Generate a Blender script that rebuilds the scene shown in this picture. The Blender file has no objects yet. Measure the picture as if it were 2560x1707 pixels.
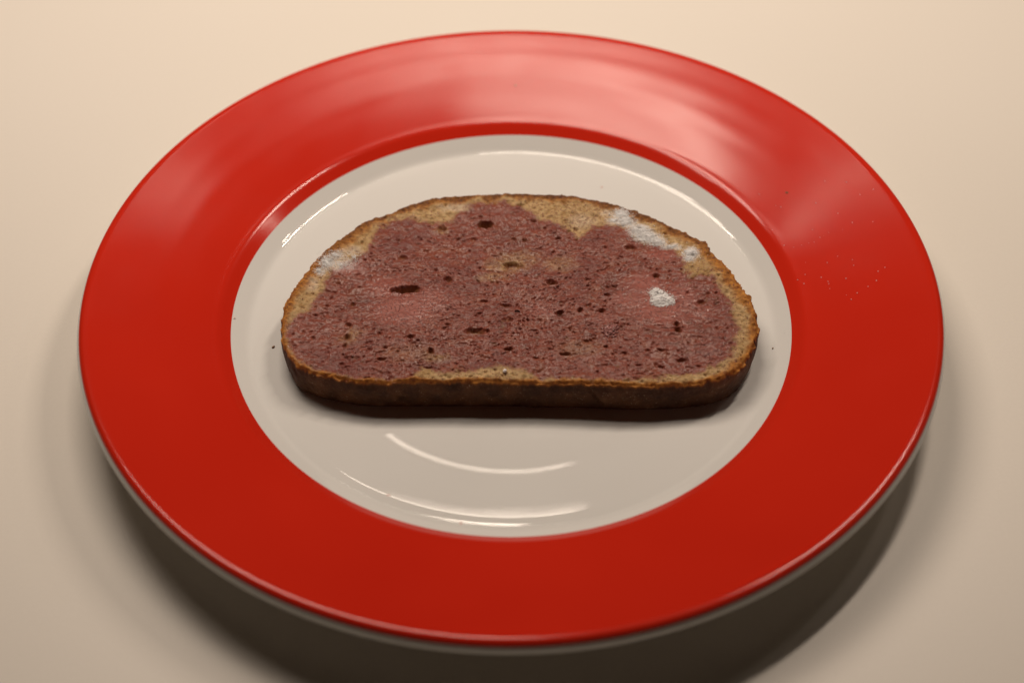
import bpy, bmesh, math, random
import numpy as np
from mathutils import Matrix, Vector

MM = 0.001
rng = np.random.default_rng(11)
random.seed(11)
sc = bpy.context.scene
COL = sc.collection

# ------------------------------------------------------------------ camera
F_PX = 3951.732                                   # focal length in pixels of a 2560 wide frame
CAM = np.array([0.00000000, -359.86162321, 372.53897222])         # mm
FW = np.array([0.00047743, 0.69039155, -0.72343574])
RT = np.array([0.99997414, -0.00552057, -0.00460848])
UP = np.array([0.00717543, 0.72341484, 0.69037634])
cd = bpy.data.cameras.new('camera')
cd.sensor_width = 36.0
cd.lens = F_PX / 2560 * 36.0
cd.clip_start = 0.01
cd.clip_end = 50
cd.dof.use_dof = True
cd.dof.focus_distance = float(np.dot(np.array([0, -4, 17]) - CAM, FW)) * MM
cd.dof.aperture_fstop = 6.5
cam = bpy.data.objects.new('camera', cd)
COL.objects.link(cam)
m = Matrix(((RT[0], UP[0], -FW[0], CAM[0] * MM), (RT[1], UP[1], -FW[1], CAM[1] * MM),
            (RT[2], UP[2], -FW[2], CAM[2] * MM), (0, 0, 0, 1)))
cam.matrix_world = m
sc.camera = cam

# ------------------------------------------------------------------ world: dim warm room
w = bpy.data.worlds.new('World')
sc.world = w
w.use_nodes = True
bg = w.node_tree.nodes['Background']
bg.inputs['Color'].default_value = (1.0, 0.52, 0.24, 1)
bg.inputs['Strength'].default_value = 0.006

# ------------------------------------------------------------------ lamps
WARM = (1.0, 0.84, 0.695)


def area(name, loc, sx, sy, power, tilt=0.0, turn=0.0, color=WARM):
    """area lamp facing down, tipped forward by tilt (about x), turned by turn (about z); degrees"""
    l = bpy.data.lights.new(name, 'AREA')
    l.shape = 'RECTANGLE'
    l.size = sx
    l.size_y = sy
    l.energy = power
    l.color = color
    o = bpy.data.objects.new(name, l)
    COL.objects.link(o)
    o.location = loc
    o.rotation_euler = (math.radians(-tilt), 0, math.radians(turn))
    return o


# broad soft fixture above and behind the plate, left of centre
area('ceiling_lamp', (-0.148, 0.315, 0.54), 0.31, 0.040, 0.80, -10)
area('ceiling_lamp', (-0.142, 0.265, 0.54), 0.31, 0.045, 0.71, -10)
area('ceiling_lamp', (-0.148, 0.215, 0.54), 0.31, 0.030, 0.34, -10)
area('ceiling_lamp', (-0.142, 0.160, 0.55), 0.33, 0.055, 0.80, -10)
# narrow lamp behind on the right
area('pendant_lamp', (0.24, 0.27, 0.54), 0.20, 0.030, 1.50, -10, 45)
# small tube low behind the plate
area('shelf_lamp', (-0.031, 0.423, 0.54), 0.134, 0.012, 0.050, 30)
# weak lamp far on the right
area('side_lamp', (0.41, 0.285, 0.525), 0.04, 0.04, 0.17)

sc.view_settings.view_transform = 'Standard'
sc.view_settings.look = 'None'
sc.view_settings.exposure = 0.0
sc.view_settings.gamma = 1.0
sc.view_settings.use_curve_mapping = False


# ------------------------------------------------------------------ helpers
def tag(o, label=None, cat=None, group=None, kind=None):
    if label: o['label'] = label
    if cat: o['category'] = cat
    if group: o['group'] = group
    if kind: o['kind'] = kind
    return o


def mesh_obj(name, verts, faces, mat, parent=None, smooth=True, attrs=None):
    me = bpy.data.meshes.new(name)
    verts = np.asarray(verts, dtype=np.float32)
    faces = np.asarray(faces, dtype=np.int32)
    n = faces.shape[1]
    me.vertices.add(len(verts))
    me.vertices.foreach_set('co', verts.ravel())
    me.loops.add(faces.size)
    me.loops.foreach_set('vertex_index', faces.ravel())
    me.polygons.add(len(faces))
    me.polygons.foreach_set('loop_start', np.arange(0, faces.size, n, dtype=np.int32))
    me.update(calc_edges=True)
    me.validate()
    if smooth:
        me.polygons.foreach_set('use_smooth', np.ones(len(me.polygons), dtype=bool))
    if attrs:
        for k, v in attrs.items():
            a = me.attributes.new(k, 'FLOAT', 'POINT')
            a.data.foreach_set('value', np.asarray(v, dtype=np.float32))
    me.materials.append(mat)
    o = bpy.data.objects.new(name, me)
    COL.objects.link(o)
    if parent: o.parent = parent
    return o


def empty(name, loc):
    o = bpy.data.objects.new(name, None)
    COL.objects.link(o)
    o.location = loc
    o.empty_display_size = 0.01
    return o


def px(pts, z):
    """pixel of the 2560 wide photograph -> point (mm) on the horizontal plane z"""
    pts = np.asarray(pts, float)
    d = FW + ((pts[:, :1] - 1280) / F_PX) * RT - ((pts[:, 1:] - 853.5) / F_PX) * UP
    s = (z - CAM[2]) / d[:, 2]
    return CAM + s[:, None] * d


def sstep(a, b, x):
    t = np.clip((x - a) / (b - a), 0, 1)
    return t * t * (3 - 2 * t)


class VNoise:
    """smooth 2-D value noise"""
    def __init__(s, seed, n=256):
        s.n = n
        s.g = np.random.default_rng(seed).random((n, n))

    def __call__(s, x, y, freq):
        x = x * freq + 1000.37
        y = y * freq + 1000.71
        xi = np.floor(x).astype(int)
        yi = np.floor(y).astype(int)
        fx = x - xi
        fy = y - yi
        fx = fx * fx * (3 - 2 * fx)
        fy = fy * fy * (3 - 2 * fy)
        n = s.n
        a = s.g[xi % n, yi % n]
        b = s.g[(xi + 1) % n, yi % n]
        c = s.g[xi % n, (yi + 1) % n]
        d = s.g[(xi + 1) % n, (yi + 1) % n]
        return (a * (1 - fx) + b * fx) * (1 - fy) + (c * (1 - fx) + d * fx) * fy - 0.5

    def fbm(s, x, y, freq, octv=4):
        r = 0
        amp = 1.0
        for k in range(octv):
            r = r + amp * s(x + 17.3 * k, y - 9.1 * k, freq * 2 ** k)
            amp *= 0.5
        return r


def new_mat(name):
    mt = bpy.data.materials.new(name)
    mt.use_nodes = True
    nt = mt.node_tree
    bs = nt.nodes['Principled BSDF']
    return mt, nt, bs


def N(nt, typ, **kw):
    n = nt.nodes.new(typ)
    for k, v in kw.items():
        setattr(n, k, v)
    return n


def noise_node(nt, coord, scale, detail=3.0, rough=0.55):
    n = N(nt, 'ShaderNodeTexNoise')
    n.inputs['Scale'].default_value = scale
    n.inputs['Detail'].default_value = detail
    n.inputs['Roughness'].default_value = rough
    nt.links.new(coord, n.inputs['Vector'])
    return n


def mix_col(nt, fac, a, b):
    n = N(nt, 'ShaderNodeMix', data_type='RGBA')
    for sock, v in ((n.inputs[0], fac), (n.inputs[6], a), (n.inputs[7], b)):
        if isinstance(v, (int, float)):
            sock.default_value = v
        elif isinstance(v, tuple):
            sock.default_value = (*v, 1)
        else:
            nt.links.new(v, sock)
    return n.outputs[2]


def ramp(nt, val, lo, hi, a=0.0, b=1.0):
    n = N(nt, 'ShaderNodeMapRange')
    n.inputs[1].default_value = lo
    n.inputs[2].default_value = hi
    n.inputs[3].default_value = a
    n.inputs[4].default_value = b
    nt.links.new(val, n.inputs[0])
    return n.outputs[0]


def math_node(nt, op, a, b=None):
    n = N(nt, 'ShaderNodeMath', operation=op)
    for i, v in enumerate((a, b)):
        if v is None: continue
        if isinstance(v, (int, float)):
            n.inputs[i].default_value = v
        else:
            nt.links.new(v, n.inputs[i])
    return n.outputs[0]


def attr(nt, name):
    n = N(nt, 'ShaderNodeAttribute')
    n.attribute_name = name
    return n.outputs['Fac']


def bump(nt, height, strength, dist, bs, prev=None):
    b = N(nt, 'ShaderNodeBump')
    b.inputs['Strength'].default_value = strength
    b.inputs['Distance'].default_value = dist
    nt.links.new(height, b.inputs['Height'])
    if prev is not None:
        nt.links.new(prev, b.inputs['Normal'])
    if bs is not None:
        nt.links.new(b.outputs[0], bs.inputs['Normal'])
    return b.outputs[0]


# ------------------------------------------------------------------ materials
def mat_table():
    mt, nt, bs = new_mat('cream_laminate')
    tc = N(nt, 'ShaderNodeTexCoord').outputs['Object']
    big = noise_node(nt, tc, 3.0, 2).outputs[0]
    fine = noise_node(nt, tc, 900.0, 2).outputs[0]
    c = mix_col(nt, ramp(nt, big, 0.3, 0.7), (0.815, 0.760, 0.685), (0.84, 0.785, 0.715))
    c = mix_col(nt, ramp(nt, fine, 0.35, 0.65, 0.0, 0.06), c, (0.62, 0.57, 0.51))
    nt.links.new(c, bs.inputs['Base Color'])
    bs.inputs['Roughness'].default_value = 0.42
    bs.inputs['Specular IOR Level'].default_value = 0.35
    bump(nt, fine, 0.12, 0.0001, bs)
    return mt


def mat_porcelain():
    mt, nt, bs = new_mat('white_porcelain')
    tc = N(nt, 'ShaderNodeTexCoord').outputs['Object']
    big = noise_node(nt, tc, 25.0, 2).outputs[0]
    c = mix_col(nt, ramp(nt, big, 0.3, 0.7), (0.78, 0.77, 0.745), (0.80, 0.79, 0.765))
    nt.links.new(c, bs.inputs['Base Color'])
    sm = noise_node(nt, tc, 60.0, 3).outputs[0]
    nt.links.new(ramp(nt, sm, 0.35, 0.75, 0.02, 0.045), bs.inputs['Roughness'])
    bs.inputs['IOR'].default_value = 1.5
    wav = noise_node(nt, tc, 35.0, 1).outputs[0]
    bump(nt, wav, 0.05, 0.001, bs)
    return mt


def mat_red():
    mt, nt, bs = new_mat('red_glaze')
    tc = N(nt, 'ShaderNodeTexCoord').outputs['Object']
    big = noise_node(nt, tc, 18.0, 2).outputs[0]
    c = mix_col(nt, ramp(nt, big, 0.3, 0.7), (0.60, 0.0215, 0.0085), (0.64, 0.0250, 0.0100))
    nt.links.new(c, bs.inputs['Base Color'])
    sm = noise_node(nt, tc, 45.0, 3).outputs[0]
    nt.links.new(ramp(nt, sm, 0.35, 0.75, 0.12, 0.155), bs.inputs['Roughness'])
    bs.inputs['IOR'].default_value = 1.38
    wav = noise_node(nt, tc, 14.0, 1.5).outputs[0]
    bump(nt, wav, 0.10, 0.003, bs)
    return mt


def mat_bread():
    mt, nt, bs = new_mat('soaked_bread')
    tc = N(nt, 'ShaderNodeTexCoord').outputs['Object']
    stain, crust, paste, side, beige, deep = (attr(nt, k) for k in ('stain', 'crust', 'paste', 'side', 'beige', 'deep'))
    n0 = noise_node(nt, tc, 55.0, 3, 0.6).outputs[0]
    n1 = noise_node(nt, tc, 170.0, 4, 0.6).outputs[0]
    n2 = noise_node(nt, tc, 650.0, 4, 0.65).outputs[0]
    n3 = noise_node(nt, tc, 1900.0, 3, 0.6).outputs[0]
    # plain crumb
    crumb = mix_col(nt, ramp(nt, n2, 0.36, 0.64), (0.32, 0.185, 0.070), (0.61, 0.42, 0.215))
    crumb = mix_col(nt, ramp(nt, n0, 0.5, 0.7, 0, 0.5), crumb, (0.36, 0.20, 0.062))
    # juice stained crumb: purple, brick and dark clots side by side
    red = mix_col(nt, ramp(nt, n2, 0.28, 0.72), (0.150, 0.027, 0.017), (0.305, 0.080, 0.048))
    red = mix_col(nt, ramp(nt, n1, 0.50, 0.72, 0.0, 0.5), red, (0.29, 0.092, 0.038))
    red = mix_col(nt, ramp(nt, n0, 0.48, 0.34, 0.0, 0.55), red, (0.150, 0.029, 0.023))
    red = mix_col(nt, ramp(nt, n0, 0.56, 0.68, 0.0, 0.45), red, (0.120, 0.022, 0.011))
    red = mix_col(nt, ramp(nt, n1, 0.42, 0.26, 0.0, 0.6), red, (0.095, 0.014, 0.011))
    pk = mix_col(nt, ramp(nt, n2, 0.3, 0.7), (0.32, 0.085, 0.062), (0.40, 0.122, 0.092))
    red = mix_col(nt, math_node(nt, 'MULTIPLY', paste, 0.9), red, pk)
    sf = math_node(nt, 'ADD', stain, ramp(nt, n2, 0.3, 0.7, -0.30, 0.30))
    sf = math_node(nt, 'ADD', sf, ramp(nt, n1, 0.3, 0.7, -0.18, 0.18))
    sf = ramp(nt, sf, 0.18, 0.80)
    sf = math_node(nt, 'MULTIPLY', sf, math_node(nt, 'SUBTRACT', 1.0, math_node(nt, 'MULTIPLY', beige, ramp(nt, n2, 0.35, 0.6, 0.45, 1.0))))
    top = mix_col(nt, sf, crumb, red)
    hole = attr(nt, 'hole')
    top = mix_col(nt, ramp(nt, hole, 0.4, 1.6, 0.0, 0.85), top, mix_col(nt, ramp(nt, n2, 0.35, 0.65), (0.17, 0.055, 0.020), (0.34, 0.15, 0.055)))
    frost = attr(nt, 'frost')
    fr = math_node(nt, 'MULTIPLY', frost, ramp(nt, n3, 0.30, 0.55, 0.65, 1.0))
    top = mix_col(nt, fr, top, (0.95, 0.91, 0.89))
    # crust cut face
    cr = mix_col(nt, ramp(nt, n2, 0.35, 0.66), (0.20, 0.058, 0.007), (0.52, 0.215, 0.034))
    cr = mix_col(nt, ramp(nt, n1, 0.52, 0.72, 0, 0.6), cr, (0.60, 0.28, 0.055))
    dk = mix_col(nt, ramp(nt, n2, 0.35, 0.66), (0.065, 0.018, 0.004), (0.24, 0.085, 0.016))
    cr = mix_col(nt, deep, cr, dk)
    top = mix_col(nt, crust, top, cr)
    # outer skin of the loaf
    sk = mix_col(nt, ramp(nt, n1, 0.35, 0.7), (0.055, 0.021, 0.007), (0.150, 0.066, 0.023))
    sk = mix_col(nt, ramp(nt, n0, 0.48, 0.66, 0, 0.7), sk, (0.045, 0.015, 0.005))
    sk = mix_col(nt, ramp(nt, n2, 0.60, 0.80, 0, 0.45), sk, (0.34, 0.25, 0.165))
    sk = mix_col(nt, math_node(nt, 'MULTIPLY', ramp(nt, n3, 0.63, 0.70, 0, 0.8), ramp(nt, n1, 0.46, 0.60, 0.12, 1.0)), sk, (0.66, 0.55, 0.40))
    col = mix_col(nt, side, top, sk)
    nt.links.new(col, bs.inputs['Base Color'])
    wet = math_node(nt, 'MULTIPLY', stain, math_node(nt, 'SUBTRACT', 1.0, side))
    r = math_node(nt, 'SUBTRACT', 0.75, math_node(nt, 'MULTIPLY', wet, ramp(nt, n1, 0.35, 0.65, 0.22, 0.36)))
    nt.links.new(r, bs.inputs['Roughness'])
    bs.inputs['IOR'].default_value = 1.42
    gl = noise_node(nt, tc, 1500.0, 2, 0.5).outputs[0]
    glint = math_node(nt, 'MULTIPLY', ramp(nt, gl, 0.48, 0.62, 0.40, 1.0), ramp(nt, n0, 0.36, 0.60, 0.30, 0.85))
    nt.links.new(math_node(nt, 'MULTIPLY', wet, glint), bs.inputs['Coat Weight'])
    bs.inputs['Coat Roughness'].default_value = 0.13
    bs.inputs['Coat IOR'].default_value = 1.38
    bs.inputs['Subsurface Weight'].default_value = 0.12
    bs.inputs['Subsurface Radius'].default_value = (1.0, 0.4, 0.3)
    bs.inputs['Subsurface Scale'].default_value = 0.0008
    b1 = bump(nt, n2, 0.6, 0.00045, None)
    soft = math_node(nt, 'SUBTRACT', 1.0, math_node(nt, 'MULTIPLY', paste, 0.75))
    nt.links.new(math_node(nt, 'MULTIPLY', soft, 0.6), b1.node.inputs['Strength'])
    b2 = bump(nt, n3, 0.5, 0.00012, bs, b1)
    nt.links.new(b2, bs.inputs['Coat Normal'])
    return mt


def mat_sugar():
    mt, nt, bs = new_mat('sugar_crystal')
    tc = N(nt, 'ShaderNodeTexCoord').outputs['Object']
    n = noise_node(nt, tc, 500.0, 2).outputs[0]
    c = mix_col(nt, ramp(nt, n, 0.3, 0.7), (0.93, 0.91, 0.90), (0.97, 0.96, 0.96))
    nt.links.new(c, bs.inputs['Base Color'])
    bs.inputs['Roughness'].default_value = 0.30
    bs.inputs['Transmission Weight'].default_value = 0.0
    bs.inputs['IOR'].default_value = 1.5
    return mt


def mat_wet_sugar():
    mt, nt, bs = new_mat('soaked_sugar')
    tc = N(nt, 'ShaderNodeTexCoord').outputs['Object']
    n = noise_node(nt, tc, 700.0, 2).outputs[0]
    c = mix_col(nt, ramp(nt, n, 0.3, 0.7), (0.46, 0.19, 0.17), (0.58, 0.28, 0.26))
    nt.links.new(c, bs.inputs['Base Color'])
    bs.inputs['Roughness'].default_value = 0.12
    bs.inputs['Transmission Weight'].default_value = 0.35
    bs.inputs['IOR'].default_value = 1.45
    return mt


def mat_crumb():
    mt, nt, bs = new_mat('toasted_crumb')
    tc = N(nt, 'ShaderNodeTexCoord').outputs['Object']
    n = noise_node(nt, tc, 1500.0, 2).outputs[0]
    c = mix_col(nt, ramp(nt, n, 0.3, 0.7), (0.10, 0.04, 0.012), (0.36, 0.17, 0.05))
    nt.links.new(c, bs.inputs['Base Color'])
    bs.inputs['Roughness'].default_value = 0.7
    return mt


def mat_smear():
    mt, nt, bs = new_mat('dried_juice')
    tc = N(nt, 'ShaderNodeTexCoord').outputs['Object']
    n = noise_node(nt, tc, 900.0, 2).outputs[0]
    c = mix_col(nt, ramp(nt, n, 0.3, 0.7), (0.64, 0.50, 0.46), (0.70, 0.58, 0.54))
    nt.links.new(c, bs.inputs['Base Color'])
    bs.inputs['Roughness'].default_value = 0.3
    return mt


M_TABLE, M_PORC, M_RED, M_BREAD = mat_table(), mat_porcelain(), mat_red(), mat_bread()
M_SUGAR, M_WET, M_CRUMB, M_SMEAR = mat_sugar(), mat_wet_sugar(), mat_crumb(), mat_smear()


# ------------------------------------------------------------------ table top
def build_table():
    bm = bmesh.new()
    bmesh.ops.create_cube(bm, size=1.0)
    for v in bm.verts:
        v.co = (v.co.x * 2.2, v.co.y * 1.4 + 0.15, v.co.z * 0.03 - 0.015)
    bmesh.ops.bevel(bm, geom=list(bm.edges), offset=0.003, segments=3, affect='EDGES')
    me = bpy.data.meshes.new('table_top')
    bm.to_mesh(me)
    bm.free()
    me.materials.append(M_TABLE)
    o = bpy.data.objects.new('table_top', me)
    COL.objects.link(o)
    tag(o, 'smooth cream laminate table top under the plate', 'table', kind='structure')


build_table()


# ------------------------------------------------------------------ plate
def catmull(pts, n):
    p = np.array(pts, float)
    p = np.vstack([2 * p[0] - p[1], p, 2 * p[-1] - p[-2]])
    out = []
    for i in range(1, len(p) - 2):
        p0, p1, p2, p3 = p[i - 1:i + 3]
        # centripetal
        t0 = 0.0
        t1 = t0 + np.linalg.norm(p1 - p0) ** 0.5
        t2 = t1 + np.linalg.norm(p2 - p1) ** 0.5
        t3 = t2 + np.linalg.norm(p3 - p2) ** 0.5
        for t in np.linspace(t1, t2, n, endpoint=False):
            a1 = (t1 - t) / (t1 - t0) * p0 + (t - t0) / (t1 - t0) * p1
            a2 = (t2 - t) / (t2 - t1) * p1 + (t - t1) / (t2 - t1) * p2
            a3 = (t3 - t) / (t3 - t2) * p2 + (t - t2) / (t3 - t2) * p3
            b1 = (t2 - t) / (t2 - t0) * a1 + (t - t0) / (t2 - t0) * a2
            b2 = (t3 - t) / (t3 - t1) * a2 + (t - t1) / (t3 - t1) * a3
            out.append((t2 - t) / (t2 - t1) * b1 + (t - t1) / (t2 - t1) * b2)
    out.append(p[-2])
    return np.array(out)


FLOOR_Z = 4.7
# slope (tan) of the upper surface against the radius, integrated to give the profile
SL_R = [0, 59.5, 62.5, 64.5, 70, 80.2, 82.4, 83.6, 84.9, 86.2, 92.8, 94.0, 94.8, 96.5, 103, 107, 111, 115, 119.5, 124, 128, 132.0, 133.1, 133.8, 134.2]
SL_S = [0, 0, .030, .048, .055, .053, .002, .005, .47, .70, .70, .48, .235, .325, .318, .305, .315, .293, .305, .292, .305, .305, .04, -.25, -.60]


def upper_profile():
    r = np.linspace(0, 134.2, 1343)
    s = np.interp(r, SL_R, SL_S)
    k = np.ones(5) / 5
    s = np.convolve(np.pad(s, 2, mode='edge'), k, 'valid')
    z = np.concatenate([[0], np.cumsum((s[1:] + s[:-1]) / 2 * np.diff(r))])
    return r, z + FLOOR_Z


PR, PZ = upper_profile()
RIM_Z = PZ.max()
R_BAND = 90.01
SEG = 360


def lathe(name, prof, mat, parent):
    a = np.linspace(0, 2 * np.pi, SEG, endpoint=False)
    ca, sa = np.cos(a), np.sin(a)
    k = len(prof)
    v = np.stack([np.outer(prof[:, 0], ca), np.outer(prof[:, 0], sa), np.repeat(prof[:, 1:2], SEG, 1)], -1).reshape(-1, 3) * MM
    i, j = np.meshgrid(np.arange(k - 1), np.arange(SEG), indexing='ij')
    j2 = (j + 1) % SEG
    f = np.stack([i * SEG + j, i * SEG + j2, (i + 1) * SEG + j2, (i + 1) * SEG + j], -1).reshape(-1, 4)
    return mesh_obj(name, v, f, mat, parent)


def build_plate():
    plate = empty('dinner_plate', (0, 0, 0))
    tag(plate, 'round white porcelain plate with broad glossy red rim', 'plate')
    well = PR <= R_BAND
    # rounded outer lip: red over the top, white on the thick outer edge
    up = np.stack([PR[~well], PZ[~well]], -1)[::4]
    z0 = RIM_Z
    ze = PZ[-1]
    lip = catmull([(134.2, ze), (134.62, ze - .33), (134.88, ze - .75), (135.0, ze - 1.2)], 6)
    zb = np.interp(R_BAND, PR, PZ)
    band = np.vstack([[R_BAND, zb], up[up[:, 0] < 134.1], lip])
    # downward order keeps the normals up: faces run from the lip to the centre
    lathe('rim_band', band[::-1], M_RED, plate)
    under = [lip[-1], (135.45, z0 - 2.0), (135.75, z0 - 2.9), (135.6, z0 - 3.9), (134.7, z0 - 4.8), (132.0, z0 - 5.6), (122, z0 - 8.6), (110, z0 - 12.0),
             (100, 8.6), (94, 5.6), (90, 3.4), (86.5, 2.3), (84.6, 1.0), (83.6, 0.12), (82.2, 0.12), (81.2, 1.0), (78, 1.6), (60, 1.7), (0.01, 1.7)]
    un = catmull(under, 6)
    body_top = np.stack([PR[well], PZ[well]], -1)[::3]
    body_top = np.vstack([body_top, [R_BAND, zb]])
    body_top[0, 0] = 0.01
    lathe('body', body_top[::-1], M_PORC, plate)
    lathe('underside', un, M_PORC, plate)
    return plate


build_plate()


def plate_z(r):
    return np.interp(r, PR, PZ)


# ------------------------------------------------------------------ bread slice
TOP_Z = FLOOR_Z + 12.4
c1 = lambda u, v: (680 + .3953 * u, 440 + .3953 * v)
c2 = lambda u, v: (1280 + .3954 * u, 440 + .3954 * v)

OUT1 = [(900, 1300), (600, 1300), (400, 1270), (250, 1235), (150, 1190), (95, 1120), (65, 1050), (58, 960), (65, 880), (90, 790),
        (130, 720), (170, 660), (235, 580), (280, 520), (380, 435), (470, 370), (600, 280), (750, 225), (900, 170), (1050, 135),
        (1200, 122), (1330, 110), (1480, 108)]
OUT2 = [(0, 108), (130, 108), (270, 116), (400, 122), (540, 150), (680, 185), (780, 222), (880, 250), (960, 288), (1060, 330),
        (1150, 380), (1215, 408), (1245, 440), (1262, 478), (1310, 520), (1360, 580), (1395, 625), (1440, 690), (1490, 745), (1525, 805),
        (1545, 870), (1553, 950), (1550, 1010), (1530, 1080), (1490, 1150), (1430, 1215), (1350, 1262), (1250, 1293), (1100, 1313),
        (900, 1320), (700, 1320), (500, 1312), (350, 1306), (200, 1305), (0, 1300)]
outline = px([c1(*p) for p in OUT1] + [c2(*p) for p in OUT2], TOP_Z)[:, :2]

STAIN = [c1(*p) for p in [(880, 1292), (600, 1292), (400, 1262), (250, 1215), (160, 1170), (100, 1080), (80, 980), (130, 900), (230, 850),
         (290, 780), (330, 710), (345, 640), (400, 585), (480, 545), (560, 500), (640, 440), (655, 375), (700, 310), (780, 282), (870, 268), (950, 285),
         (1050, 300), (1130, 290), (1180, 240), (1250, 190), (1350, 165), (1480, 162)]] + \
        [c2(*p) for p in [(0, 180), (70, 195), (130, 230), (170, 280), (250, 285), (310, 320), (360, 350), (410, 395), (470, 380), (520, 330),
         (600, 312), (680, 322), (760, 365), (800, 420), (860, 432), (950, 445), (1040, 475), (1080, 520), (1090, 590), (1130, 640),
         (1200, 630), (1270, 645), (1320, 720), (1380, 800), (1410, 880), (1420, 960), (1405, 1050), (1390, 1120), (1300, 1190),
         (1200, 1230), (1000, 1248), (860, 1268), (700, 1292), (500, 1280), (300, 1275), (150, 1275), (90, 1235), (0, 1208)]] + \
        [c1(*p) for p in [(1420, 1215), (1300, 1220), (1100, 1232), (1040, 1230), (955, 1215), (905, 1250)]]
stain_poly = px(STAIN, TOP_Z)[:, :2]

# (crop, u, v, half width, half height, depth mm)
HOLES = [(1, 845, 722, 128, 26, 4.5), (1, 1350, 305, 68, 26, 4.5), (1, 1075, 330, 32, 30, 2.2), (1, 1520, 570, 76, 34, 2.2),
         (1, 1290, 985, 92, 22, 2.4), (1, 475, 1015, 24, 22, 2.4), (1, 1005, 1106, 18, 16, 2.2), (1, 1495, 1095, 34, 16, 3.4),
         (1, 875, 1020, 28, 13, 1.9), (1, 510, 805, 18, 20, 1.6), (1, 800, 405, 13, 12, 1.6), (1, 570, 425, 17, 14, 1.5),
         (1, 260, 740, 11, 10, 1.5), (1, 555, 695, 22, 8, 1.4), (1, 1120, 660, 34, 22, 1.7), (1, 830, 515, 36, 20, 1.6),
         (1, 480, 940, 22, 15, 1.4), (1, 690, 1155, 38, 11, 1.6), (1, 1340, 795, 34, 11, 1.5), (1, 1480, 820, 48, 16, 1.7),
         (1, 1490, 910, 42, 20, 1.5), (1, 1110, 940, 15, 13, 1.6), (1, 350, 815, 14, 13, 1.4), (1, 260, 1015, 13, 13, 1.4),
         (1, 460, 1070, 13, 18, 1.4), (1, 1180, 395, 16, 12, 1.4), (1, 1275, 400, 24, 14, 1.5), (1, 680, 1000, 18, 18, 1.3),
         (1, 1010, 300, 26, 20, 1.2), (1, 640, 455, 16, 10, 1.2), (1, 720, 1085, 14, 10, 1.2), (1, 990, 1210, 34, 9, 1.2),
         (1, 440, 1185, 20, 10, 1.2), (1, 600, 1270, 24, 8, 1.1), (1, 200, 980, 10, 13, 1.2), (1, 320, 880, 12, 12, 1.2),
         (2, 255, 680, 46, 22, 2.4), (2, 305, 858, 26, 15, 2.4), (2, 430, 845, 19, 18, 2.8), (2, 568, 848, 21, 15, 2.8),
         (2, 912, 628, 22, 18, 2.6), (2, 1040, 935, 16, 20, 3.2), (2, 1050, 975, 22, 20, 3.2), (2, 1200, 797, 30, 17, 1.9), (2, 330, 1122, 38, 9, 2.4),
         (2, 595, 1080, 16, 10, 2.0), (2, 660, 935, 20, 9, 2.0), (2, 1458, 1105, 7, 16, 2.0), (2, 1448, 1128, 7, 12, 2.0), (2, 945, 1100, 30, 10, 2.0),
         (2, 1070, 1158, 46, 12, 1.7), (2, 940, 1200, 24, 8, 2.0), (2, 800, 1195, 24, 8, 1.8), (2, 290, 400, 28, 11, 1.9),
         (2, 80, 405, 20, 15, 1.5), (2, 750, 450, 42, 20, 1.6), (2, 260, 485, 17, 10, 1.5), (2, 690, 510, 17, 9, 1.4),
         (2, 480, 650, 38, 13, 1.6), (2, 600, 745, 30, 10, 1.4), (2, 650, 690, 26, 9, 1.4), (2, 365, 955, 16, 13, 1.6),
         (2, 340, 285, 28, 15, 1.3), (2, 400, 335, 22, 14, 1.3), (2, 140, 285, 24, 15, 1.7), (2, 50, 180, 34, 10, 1.5),
         (2, 330, 175, 32, 9, 1.3), (2, 1402, 885, 9, 20, 1.6), (2, 560, 325, 20, 10, 1.2), (2, 1240, 740, 13, 12, 1.5),
         (2, 1290, 740, 11, 11, 1.5), (2, 800, 328, 18, 9, 1.4), (2, 970, 355, 22, 12, 1.2), (2, 480, 815, 18, 12, 1.3),
         (2, 100, 905, 14, 10, 1.2), (2, 470, 1040, 20, 8, 1.4), (2, 150, 1145, 26, 8, 1.4), (2, 1110, 740, 12, 10, 1.3),
         (2, 1300, 960, 11, 12, 1.3), (2, 1380, 1060, 11, 14, 1.2), (2, 860, 1100, 16, 8, 1.2), (2, 1180, 1195, 20, 8, 1.2),
         (2, 210, 330, 16, 9, 1.1), (2, 1000, 600, 14, 12, 1.1)]
PASTE = [(1, 720, 700, 170, 70, .8), (1, 840, 850, 240, 115, 1.0), (1, 1000, 800, 130, 110, .7), (1, 1120, 800, 120, 60, .35),
         (2, 840, 690, 150, 90, .95), (2, 760, 780, 140, 70, .7), (2, 940, 850, 210, 100, .95), (2, 1080, 760, 120, 110, .7),
         (2, 940, 500, 120, 45, .85), (2, 740, 345, 60, 35, .6), (2, 180, 850, 90, 60, .45), (2, 1170, 870, 110, 50, .5),
         (1, 480, 590, 120, 40, .5), (2, 580, 900, 100, 50, .3)]

FROST = [(2, 690, 240, 75, 50, .9), (2, 735, 290, 75, 50, .9), (2, 805, 345, 90, 50, .95), (2, 860, 385, 95, 52, 1.0), (2, 920, 415, 70, 36, .9),
         (2, 1000, 445, 80, 24, .6), (2, 1130, 490, 62, 52, .9), (2, 1110, 530, 44, 30, .8), (2, 640, 285, 60, 40, .45), (2, 600, 235, 60, 40, .25),
         (1, 345, 545, 75, 62, .8), (1, 400, 500, 75, 42, .65), (1, 300, 600, 42, 48, .6), (1, 440, 560, 110, 50, .4), (1, 500, 480, 90, 40, .25),
         (2, 945, 780, 60, 50, .7), (2, 450, 290, 120, 60, .15), (1, 1150, 200, 120, 40, .2), (1, 240, 680, 60, 60, .2)]
PXX, PYY = 1 / 7.6, 1 / 5.55      # mm per pixel along x and (foreshortened) along y


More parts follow.
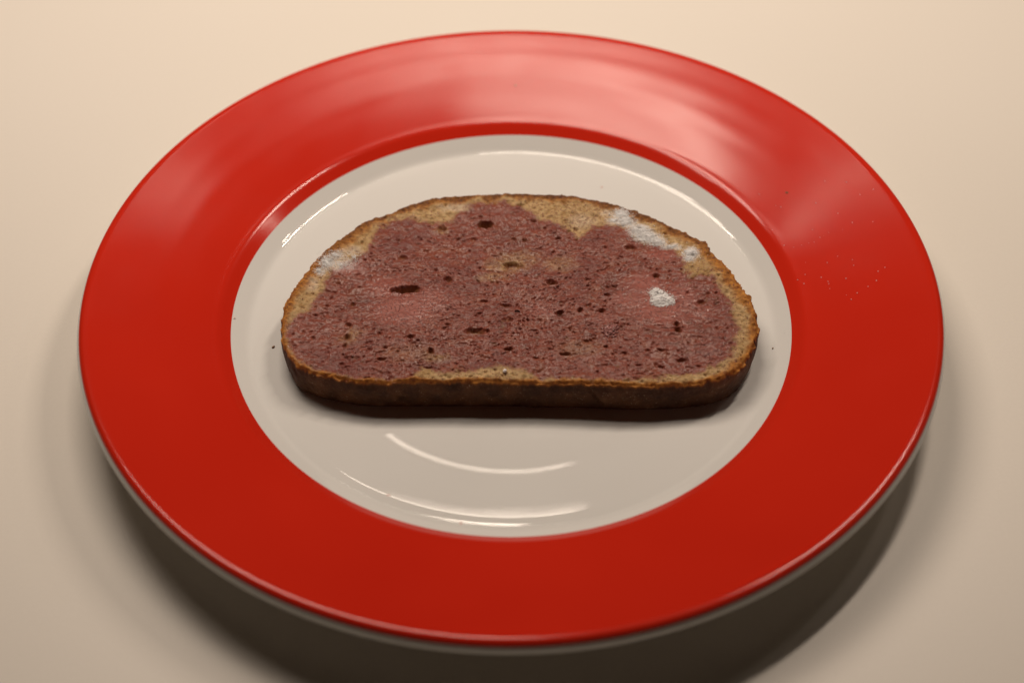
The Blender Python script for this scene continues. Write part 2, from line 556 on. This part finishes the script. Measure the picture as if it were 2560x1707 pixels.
def ell(lst):
    out = []
    for h in lst:
        c = (c1 if h[0] == 1 else c2)(h[1], h[2])
        p = px([c], TOP_Z)[0]
        out.append((p[0], p[1], h[3] * .3953 * PXX, h[4] * .3953 * PYY, h[5]))
    return out


def resample(poly, n):
    p = np.vstack([poly, poly[:1]])
    # closed Catmull-Rom then even spacing
    q = np.vstack([poly[-1], poly, poly[0], poly[1]])
    out = []
    for i in range(1, len(q) - 2):
        p0, p1, p2, p3 = q[i - 1:i + 3]
        for t in np.linspace(0, 1, 12, endpoint=False):
            out.append(0.5 * ((2 * p1) + (-p0 + p2) * t + (2 * p0 - 5 * p1 + 4 * p2 - p3) * t * t + (-p0 + 3 * p1 - 3 * p2 + p3) * t ** 3))
    out = np.array(out + [out[0]])
    d = np.concatenate([[0], np.cumsum(np.linalg.norm(np.diff(out, axis=0), axis=1))])
    s = np.linspace(0, d[-1], n, endpoint=False)
    return np.stack([np.interp(s, d, out[:, k]) for k in (0, 1)], -1)


def seg_dist(P, poly):
    """unsigned distance to a closed polygon and inside flag"""
    n = len(poly)
    best = np.full(len(P), 1e9)
    ins = np.zeros(len(P), bool)
    for i in range(n):
        a = poly[i]
        b = poly[(i + 1) % n]
        ab = b - a
        t = np.clip(((P - a) @ ab) / (ab @ ab + 1e-12), 0, 1)
        d = ((P - a - t[:, None] * ab) ** 2).sum(1)
        best = np.minimum(best, d)
        c = ((a[1] > P[:, 1]) != (b[1] > P[:, 1]))
        if abs(b[1] - a[1]) > 1e-12:
            ins ^= c & (P[:, 0] < (b[0] - a[0]) * (P[:, 1] - a[1]) / (b[1] - a[1]) + a[0])
    return np.sqrt(best), ins


class BreadField:
    """height and colour masks over the bread's top, held on a regular grid"""
    H = 0.22

    def __init__(s):
        s.con = resample(outline, 1300)
        s.x0, s.y0 = s.con.min(0) - 3
        x1, y1 = s.con.max(0) + 3
        nx, ny = int((x1 - s.x0) / s.H) + 1, int((y1 - s.y0) / s.H) + 1
        X, Y = np.meshgrid(s.x0 + np.arange(nx) * s.H, s.y0 + np.arange(ny) * s.H, indexing='ij')
        P = np.stack([X.ravel(), Y.ravel()], -1)
        v = VNoise(3)
        warp = 0.9
        WX = P[:, 0] + warp * 2 * v.fbm(P[:, 0], P[:, 1], .35, 3)
        WY = P[:, 1] + warp * 2 * v.fbm(P[:, 0] + 50, P[:, 1], .35, 3)
        W = np.stack([WX, WY], -1)
        d, ins = seg_dist(P, s.con[::6])
        d = np.where(ins, d, -d)
        sd, si = seg_dist(W, stain_poly)
        sd = np.where(si, sd, -sd)
        stain = sstep(-2.3, 2.0, sd)
        # crust of the cut face: thick and dark behind, thin in front
        back = sstep(-35, 35, P[:, 1])
        cw = 1.1 + 2.3 * back + 1.2 * sstep(50, 75, P[:, 0]) + .5 * sstep(-50, -72, P[:, 0])
        cw = cw * (1 + 1.0 * v.fbm(P[:, 0] + 9, P[:, 1], .22, 3))
        crust = 1 - sstep(.35, 1.0, d / np.maximum(cw, .4) * .62)
        # darkest along the baked top of the loaf, outermost millimetres only
        deep = sstep(10, 30, P[:, 1]) * (1 - sstep(.3, 1.0, d / np.maximum(cw, .4) * .95)) * (.75 + .25 * sstep(-40, 10, P[:, 0]) * (1 - sstep(45, 62, P[:, 0])))
        paste = np.zeros(len(P))
        for (cx, cy, rx, ry, k) in ell(PASTE):
            q = ((W[:, 0] - cx) / rx) ** 2 + ((W[:, 1] - cy) / ry) ** 2
            paste = np.maximum(paste, k * (1 - sstep(.3, 1.25, np.sqrt(q))))
        beige = np.zeros(len(P))
        for (cx, cy, rx, ry, k) in ell([(1, 1500, 560, 150, 60, .75), (2, 40, 530, 150, 65, .5), (1, 1400, 640, 110, 35, .5), (1, 500, 1010, 60, 60, .45),
                                        (1, 1040, 1145, 90, 30, .55), (1, 860, 1120, 180, 60, .18), (2, 430, 1090, 160, 60, .2), (2, 300, 560, 120, 60, .4),
                                        (1, 1075, 335, 50, 32, .8)]):
            q = ((W[:, 0] - cx) / rx) ** 2 + ((W[:, 1] - cy) / ry) ** 2
            beige = np.maximum(beige, k * (1 - sstep(.3, 1.3, np.sqrt(q))))
        z = np.zeros(len(P))
        z += 0.9 * v.fbm(P[:, 0], P[:, 1], .05, 2)                       # slow undulation
        soft = 1 - .85 * paste
        z += soft * (0.5 * v.fbm(P[:, 0] * .7, P[:, 1] + 30, .45, 2) + 0.36 * v.fbm(P[:, 0] * .8, P[:, 1] * 1.2 + 30, 1.0, 3)
                     - 0.55 * np.clip(v.fbm(P[:, 0] * .75 + 200, P[:, 1] * 1.25 + 30, .8, 2) - .12, 0, 1) * 1.6)
        z += 0.25 * paste
        # random pores
        pore = np.zeros(len(P))
        g = np.random.default_rng(21)
        Zg = pore.reshape(nx, ny)
        n_p = 5200
        cxs = g.uniform(s.x0, x1, n_p)
        cys = g.uniform(s.y0, y1, n_p)
        rad = g.gamma(1.5, .075, n_p) + .19
        rad = np.minimum(rad, .62)
        asp = g.uniform(.7, 2.3, n_p)
        dep = g.uniform(.25, .9, n_p)

        def stamp(cx, cy, rx, ry, dp, ang=0.0, sharp=.35):
            R = max(rx, ry) * 1.35
            i0, i1 = int((cx - R - s.x0) / s.H), int((cx + R - s.x0) / s.H) + 2
            j0, j1 = int((cy - R - s.y0) / s.H), int((cy + R - s.y0) / s.H) + 2
            i0, j0 = max(i0, 0), max(j0, 0)
            if i0 >= nx or j0 >= ny or i1 <= 0 or j1 <= 0: return
            sub = Zg[i0:i1, j0:j1]
            x = X[i0:i1, j0:j1] - cx
            y = Y[i0:i1, j0:j1] - cy
            wob = 1 + .5 * v.fbm(X[i0:i1, j0:j1], Y[i0:i1, j0:j1] + 70, .9, 2)
            c, sn = math.cos(ang), math.sin(ang)
            q = np.sqrt(((x * c + y * sn) / rx) ** 2 + ((-x * sn + y * c) / ry) ** 2) * wob
            np.maximum(sub, dp * (1 - sstep(sharp, 1.0, q)), out=sub)

        for i in range(n_p):
            a = math.sqrt(asp[i])
            stamp(cxs[i], cys[i], rad[i] * a, rad[i] / a, dep[i] * min(1.6, .5 + rad[i]), g.uniform(-.5, .5), .2)
        pore *= np.clip(1 - 1.05 * paste, 0, 1) * sstep(.2, 1.6, d) * (1 - .45 * crust)
        big = np.zeros(len(P))
        Zg = big.reshape(nx, ny)
        for (cx, cy, rx, ry, dp) in ell(HOLES):
            stamp(cx, cy, rx * 1.0, ry * .98, dp * .72, 0.0, .25)
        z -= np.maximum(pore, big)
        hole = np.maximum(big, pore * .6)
        frost = np.zeros(len(P))
        for (cx, cy, rx, ry, k) in ell(FROST):
            q = ((W[:, 0] - cx) / rx) ** 2 + ((W[:, 1] - cy) / ry) ** 2
            frost = np.maximum(frost, k * (1 - sstep(.25, 1.15, np.sqrt(q))))
        frost *= 1 - sstep(.5, 1.2, big)
        # crust stands a little proud and rough, rounding off at the very edge
        z += crust * (0.5 * v.fbm(P[:, 0] + 77, P[:, 1], .8, 3) + .15)
        z -= 0.9 * (1 - sstep(0, 1.1, d)) ** 2
        s.nx, s.ny = nx, ny
        r = lambda a: a.reshape(nx, ny)
        s.z, s.stain, s.crust, s.paste, s.beige, s.d, s.deep, s.hole, s.frost = r(z), r(stain), r(crust), r(paste), r(beige), r(d), r(deep), r(hole), r(frost)

    def get(s, arr, x, y):
        u = np.clip((x - s.x0) / s.H, 0, s.nx - 1.001)
        w = np.clip((y - s.y0) / s.H, 0, s.ny - 1.001)
        i, j = u.astype(int), w.astype(int)
        a, b = u - i, w - j
        return (arr[i, j] * (1 - a) + arr[i + 1, j] * a) * (1 - b) + (arr[i, j + 1] * (1 - a) + arr[i + 1, j + 1] * a) * b


BF = BreadField()


def build_bread():
    root = empty('bread_slice', (0, 0, FLOOR_Z * MM))
    tag(root, 'half-oval slice of brown crusted bread soaked purple-red on the plate', 'bread')
    con = BF.con.copy()
    n = len(con)
    tan = np.roll(con, -1, 0) - np.roll(con, 1, 0)
    tan /= np.linalg.norm(tan, axis=1)[:, None]
    nor = np.stack([tan[:, 1], -tan[:, 0]], -1)
    cen = con.mean(0)
    if ((con - cen) * nor).sum() < 0: nor = -nor
    v1 = VNoise(8)
    jag = .85 * v1.fbm(con[:, 0], con[:, 1], .42, 4) + .42 * v1.fbm(con[:, 0] + 33, con[:, 1], 1.3, 2)
    # less ragged along the sawn straight front
    jag *= np.where(con[:, 1] < -36, .6, 1.0) * (1 + .5 * sstep(30, 60, con[:, 0]))
    edge = con + nor * jag[:, None]
    mid = np.array([2.0, -8.0])
    rings = 230
    t = np.linspace(1, 0, rings) ** 1.0
    # rings of the cut face
    ss = np.concatenate([[1.0, .9985, .9965, .994], np.linspace(.991, .012, rings)])
    T = edge[None] * 0 + mid + (edge - mid)[None] * ss[:, None, None]
    tx, ty = T[..., 0].ravel(), T[..., 1].ravel()
    tz = TOP_Z + BF.get(BF.z, tx, ty)
    V = np.stack([tx, ty, tz - FLOOR_Z], -1)
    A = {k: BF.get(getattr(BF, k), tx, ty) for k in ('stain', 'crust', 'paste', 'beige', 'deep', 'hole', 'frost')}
    A['side'] = np.zeros(len(tx))
    kr = 9                                            # the outermost rings belong to the crust part
    K = len(ss)

    def quads(k, off=0):
        i, j = np.meshgrid(np.arange(k - 1), np.arange(n), indexing='ij')
        j2 = (j + 1) % n
        return np.stack([i * n + j, (i + 1) * n + j, (i + 1) * n + j2, i * n + j2], -1).reshape(-1, 4) + off
    # orientation test
    area2 = (edge[:, 0] * np.roll(edge[:, 1], -1) - np.roll(edge[:, 0], -1) * edge[:, 1]).sum()
    flip = area2 < 0

    def orient(f, inv=False):
        return f[:, ::-1] if (flip ^ inv) else f
    # crumb
    Vc = V[kr * n:]
    fc = quads(K - kr)
    Vc = np.vstack([Vc, [[mid[0], mid[1], Vc[-n:, 2].mean()]]])
    Ac = {k: np.append(a[kr * n:], a[-1]) for k, a in A.items()}
    lastr = (K - kr - 1) * n
    j = np.arange(n)
    tri = np.stack([lastr + j, np.full(n, len(Vc) - 1), np.full(n, len(Vc) - 1), lastr + (j + 1) % n], -1)
    mesh_obj('crumb', Vc * MM, orient(fc, True), M_BREAD, root, attrs=Ac)
    # crust: top margin, outer wall and underside
    side_n = 34
    hs = np.linspace(0, 1, side_n + 1)[1:]
    z_top = V[:n, 2]
    rows, zz = [], []
    for h in hs:
        zrow = z_top * (1 - h) + 0.02 * h
        bulge = .75 * math.sin(min(1, h * 1.6) * math.pi) * .5 - .8 * max(0, (h - .72) / .28) ** 2.2
        bulge += -.25 * h
        nz = .62 * v1.fbm(con[:, 0] * .8 + 40, con[:, 1] * .8 + h * 9, .35, 3) + .22 * v1.fbm(con[:, 0] + 90, con[:, 1] + h * 12, 1.5, 2)
        crack = 0
        front = con[:, 1] < -36
        # the torn seam in the front crust
        xs = 23 + 6.0 * h
        crack = -1.1 * np.exp(-((con[:, 0] - xs) / .75) ** 2) * front * math.sin(math.pi * min(1, h * .95 + .05))
        crack = crack + .7 * np.exp(-((con[:, 0] - xs - 3.0) / 2.2) ** 2) * front * math.sin(math.pi * h)
        crack = crack - .8 * np.exp(-((con[:, 0] + 34) / 1.0) ** 2 - ((h - .62) / .10) ** 2) * front
        ns = 1 if h < .99 else 0
        rows.append(con + nor * (jag * (1 - sstep(0, .3, h)) + bulge + nz * ns * min(1, h * 4) + crack)[:, None])
        zz.append(zrow)
    S = np.concatenate([np.column_stack([r_, z_]) for r_, z_ in zip(rows, zz)])
    base = mid + (rows[-1] - mid) * .9
    S = np.vstack([S, np.column_stack([base, np.full(n, .02)])])
    Vm = V[:(kr + 1) * n]
    # order: inner top ring ... outer top ring, side rows
    order = np.concatenate([Vm[(kr - q) * n:(kr - q + 1) * n] for q in range(kr + 1)] + [S])
    nk = kr + 1 + side_n + 1
    fs = quads(nk)
    As = {}
    m_side = len(S)
    hcol = np.concatenate([np.repeat(hs, n), np.ones(n)])
    for k, a in A.items():
        topv = np.concatenate([a[(kr - q) * n:(kr - q + 1) * n] for q in range(kr + 1)])
        if k == 'side': sv = sstep(.0, .09, hcol)
        elif k == 'crust': sv = np.ones(m_side)
        elif k == 'deep': sv = np.tile(a[:n], side_n + 1)
        else: sv = np.zeros(m_side)
        As[k] = np.concatenate([topv, sv])
    cr = mesh_obj('crust', order * MM, orient(fs), M_BREAD, root, attrs=As)
    return root


build_bread()


# ------------------------------------------------------------------ sugar
def crystals(name, P, size, mat, jitter=.45, seed=1):
    """many small angular grains joined into one mesh; P in mm (centres)"""
    g = np.random.default_rng(seed)
    n = len(P)
    base = np.array([(-1, -1, -1), (1, -1, -1), (1, 1, -1), (-1, 1, -1), (-1, -1, 1), (1, -1, 1), (1, 1, 1), (-1, 1, 1)], float) * .5
    fq = np.array([(0, 3, 2, 1), (4, 5, 6, 7), (0, 1, 5, 4), (1, 2, 6, 5), (2, 3, 7, 6), (3, 0, 4, 7)])
    q = g.normal(size=(n, 4))
    q /= np.linalg.norm(q, axis=1)[:, None]
    w_, x, y, z = q.T
    R = np.stack([1 - 2 * (y * y + z * z), 2 * (x * y - z * w_), 2 * (x * z + y * w_),
                  2 * (x * y + z * w_), 1 - 2 * (x * x + z * z), 2 * (y * z - x * w_),
                  2 * (x * z - y * w_), 2 * (y * z + x * w_), 1 - 2 * (x * x + y * y)], -1).reshape(n, 3, 3)
    sc_ = size[:, None, None] * g.uniform(.7, 1.3, (n, 1, 3))
    loc = base[None] * (1 + g.uniform(-jitter, jitter, (n, 8, 3)) * .6) * sc_
    V = np.einsum('nij,nkj->nki', R, loc) + P[:, None]
    Fa = (fq[None] + (np.arange(n) * 8)[:, None, None]).reshape(-1, 4)
    return mesh_obj(name, V.reshape(-1, 3) * MM, Fa, mat, None, smooth=False)


def on_bread(pts):
    z = TOP_Z + BF.get(BF.z, pts[:, 0], pts[:, 1])
    return np.column_stack([pts, z])


def blob_points(spec, n, seed):
    """grains scattered over soft ellipses given in photograph crops"""
    g = np.random.default_rng(seed)
    out, hh = [], []
    es = ell(spec)
    wts = np.array([e[2] * e[3] * s_[6] for e, s_ in zip(es, spec)])
    cnt = (n * wts / wts.sum()).astype(int)
    for (cx, cy, rx, ry, k), c in zip(es, cnt):
        r = np.abs(g.normal(0, .55, c))
        a = g.uniform(0, 2 * np.pi, c)
        out.append(np.column_stack([cx + rx * r * np.cos(a), cy + ry * r * np.sin(a)]))
        hh.append(k * np.clip(1 - r, 0, 1) * g.random(c))
    return np.vstack(out), np.concatenate(hh)


def build_sugar():
    g = np.random.default_rng(5)
    # drift along the upper right crust
    spec = [(2, 690, 245, 60, 40, .5, 1.0), (2, 720, 290, 60, 40, .5, 1.0), (2, 800, 345, 75, 40, .6, 1.0), (2, 850, 385, 80, 42, .8, 1.5),
            (2, 915, 415, 60, 30, .6, .9), (2, 1000, 445, 60, 18, .35, .5), (2, 1130, 490, 52, 40, .6, 1.0), (2, 1115, 525, 35, 25, .5, .6), (2, 640, 285, 50, 30, .2, .3)]
    p, h = blob_points(spec, 9000, 31)
    P = on_bread(p)
    P[:, 2] += h + .05
    o = crystals('sugar_drift', P, g.uniform(.10, .23, len(P)), M_SUGAR, seed=2)
    tag(o, 'long patch of white sugar grains along upper right crust of bread', 'sugar', kind='stuff')
    # pale patch at the left crust
    spec = [(1, 345, 545, 62, 55, .4, 1.3), (1, 400, 500, 60, 35, .3, .8), (1, 300, 600, 35, 40, .25, .6), (1, 440, 560, 80, 40, .1, .35), (1, 520, 520, 70, 40, .1, .2)]
    p, h = blob_points(spec, 2600, 32)
    P = on_bread(p)
    P[:, 2] += h + .03
    o = crystals('sugar_drift', P, g.uniform(.09, .19, len(P)), M_SUGAR, seed=3)
    tag(o, 'faint patch of white sugar grains at left crust of bread', 'sugar', kind='stuff')
    # heap on the right part of the slice
    spec = [(2, 915, 745, 38, 32, 1.3, 1.0), (2, 945, 785, 55, 36, 1.5, 1.6), (2, 990, 795, 36, 26, 1.0, .7), (2, 925, 800, 36, 30, 1.1, .7)]
    p, h = blob_points(spec, 7500, 33)
    P = on_bread(p)
    P[:, 2] += h + .1
    o = crystals('sugar_heap', P, g.uniform(.13, .27, len(P)), M_SUGAR, seed=4)
    tag(o, 'small heap of dry white sugar on the pink right half of bread', 'sugar', kind='stuff')
    # half dissolved lump
    spec = [(2, 620, 985, 44, 26, .7, 1.0), (2, 640, 975, 26, 16, .8, .6)]
    p, h = blob_points(spec, 420, 34)
    P = on_bread(p)
    P[:, 2] = np.maximum(P[:, 2], TOP_Z - .2) + h * .8 + .1
    o = crystals('sugar_lump', P, g.uniform(.35, .7, len(P)), M_WET, seed=5)
    tag(o, 'small pale pink lump of half dissolved sugar on bread', 'sugar', kind='stuff')
    # fine glints over the soaked crumb
    con = BF.con
    p = np.column_stack([g.uniform(con[:, 0].min(), con[:, 0].max(), 60000), g.uniform(con[:, 1].min(), con[:, 1].max(), 60000)])
    dd = BF.get(BF.d, p[:, 0], p[:, 1])
    vn = VNoise(44)
    dens = .10 + .55 * BF.get(BF.paste, p[:, 0], p[:, 1]) + .9 * np.clip(vn.fbm(p[:, 0], p[:, 1], .06, 3), 0, 1) \
        + .25 * np.exp(-((p[:, 0] - 5) / 40) ** 2 - ((p[:, 1] - 2) / 22) ** 2)
    keep = (dd > 1.0) & (g.random(len(p)) < dens)
    p = p[keep]
    P = on_bread(p)
    P[:, 2] += .02
    o = crystals('sugar_sprinkle', P, g.uniform(.10, .24, len(P)), M_WET, seed=6)
    tag(o, 'fine wet sugar glints scattered over soaked crumb of bread', 'sugar', kind='stuff')
    # grains on the red rim and the white well right of the bread
    spots = [(2062, 453), (2116, 456), (2183, 474), (2150, 487), (1898, 486), (2040, 508), (2095, 534), (2131, 557), (2182, 555), (1931, 575),
             (2031, 575), (2107, 575), (2035, 606), (2022, 608), (1960, 614), (1984, 619), (2004, 613), (2094, 641), (2131, 650), (2014, 656),
             (2068, 657), (2134, 664), (2212, 669), (2195, 679), (2115, 697), (2070, 704), (2072, 710), (2010, 710), (2170, 717), (2191, 702),
             (2143, 733), (2128, 749), (2050, 594), (2059, 590), (2072, 582), (2013, 687), (1994, 700), (2053, 694), (2074, 722), (2116, 738), (1940, 515), (1952, 518)]
    pts = []
    for s_ in spots:
        z = 14.0
        for _ in range(12):
            q = px([s_], z)[0]
            z = float(plate_z(math.hypot(q[0], q[1])))
        pts.append((q[0], q[1], z + .1))
    for s_ in [(1887, 724), (1902, 748), (1893, 858), (1958, 848), (1853, 930), (1310, 1073), (1480, 1068), (1190, 1058), (1180, 1052)]:
        q = px([s_], FLOOR_Z + .3)[0]
        pts.append((q[0], q[1], float(plate_z(math.hypot(q[0], q[1]))) + .1))
    pts = np.array(pts)
    o = crystals('sugar_specks', pts, g.uniform(.10, .24, len(pts)), M_SUGAR, seed=7)
    tag(o, 'tiny white sugar specks scattered over right side of red rim', 'sugar', kind='stuff')


build_sugar()


# ------------------------------------------------------------------ crumbs and specks
def pebble(name, loc, r, mat, label, cat, seed, squash=.8):
    bm = bmesh.new()
    bmesh.ops.create_icosphere(bm, subdivisions=2, radius=1.0)
    g = random.Random(seed)
    k = [Vector((g.uniform(-1, 1), g.uniform(-1, 1), g.uniform(-1, 1))) for _ in range(5)]
    for v in bm.verts:
        d = v.co.normalized()
        s_ = 1 + sum(.22 * max(0, d.dot(q)) ** 2 * (1 if i % 2 else -1) for i, q in enumerate(k)) + g.uniform(-.12, .12)
        v.co = d * s_
        v.co.x *= r[0] * MM
        v.co.y *= r[1] * MM
        v.co.z *= r[2] * MM
    zmin = min(v.co.z for v in bm.verts)
    for v in bm.verts: v.co.z -= zmin
    me = bpy.data.meshes.new(name)
    bm.to_mesh(me)
    bm.free()
    me.materials.append(mat)
    o = bpy.data.objects.new(name, me)
    COL.objects.link(o)
    o.location = Vector(loc) * MM
    o.rotation_euler.z = g.uniform(0, 3)
    tag(o, label, cat)
    return o


def on_plate(p):
    z = 10.0
    for _ in range(14):
        q = px([p], z)[0]
        z = float(plate_z(math.hypot(q[0], q[1])))
    return (q[0], q[1], z - .02)


pebble('bread_crumb', on_plate((684, 868)), (.55, .38, .3), M_CRUMB, 'tiny brown bread crumb on white well left of the slice', 'crumb', 1)
pebble('bread_crumb', on_plate((1932, 871)), (.28, .24, .2), M_CRUMB, 'tiny brown bread crumb on white well right of the slice', 'crumb', 2)
pebble('bread_crumb', on_plate((1289, 215)), (.34, .3, .2), M_CRUMB, 'dark speck of crumb on the far red rim', 'crumb', 3)
pebble('bread_crumb', on_plate((1967, 482)), (.55, .5, .15), M_CRUMB, 'dark speck of crumb on the right of the red rim', 'crumb', 4)
q = px([(1261, 932)], TOP_Z)[0]
pebble('sugar_grain', (q[0], q[1], TOP_Z + float(BF.get(BF.z, q[:1], q[1:2])[0]) - .1), (.62, .62, .5), M_SUGAR, 'single white sugar grain on front crust edge of bread', 'sugar', 5)

for k, (p_, r_, lab) in enumerate([((971, 1237), (.8, .6, .04), 'faint pink juice spot on near left edge of white well'),
                                   ((1152, 1309), (.9, .6, .04), 'faint pink juice spot at near centre edge of white well'),
                                   ((1505, 468), (.6, .5, .04), 'faint pink juice spot on far white well behind the bread'),
                                   ((583, 795), (.5, 1.1, .05), 'small pink juice smear at left edge of white well')]):
    pebble('juice_spot', on_plate(p_), r_, M_SMEAR, lab, 'juice spot', 20 + k)
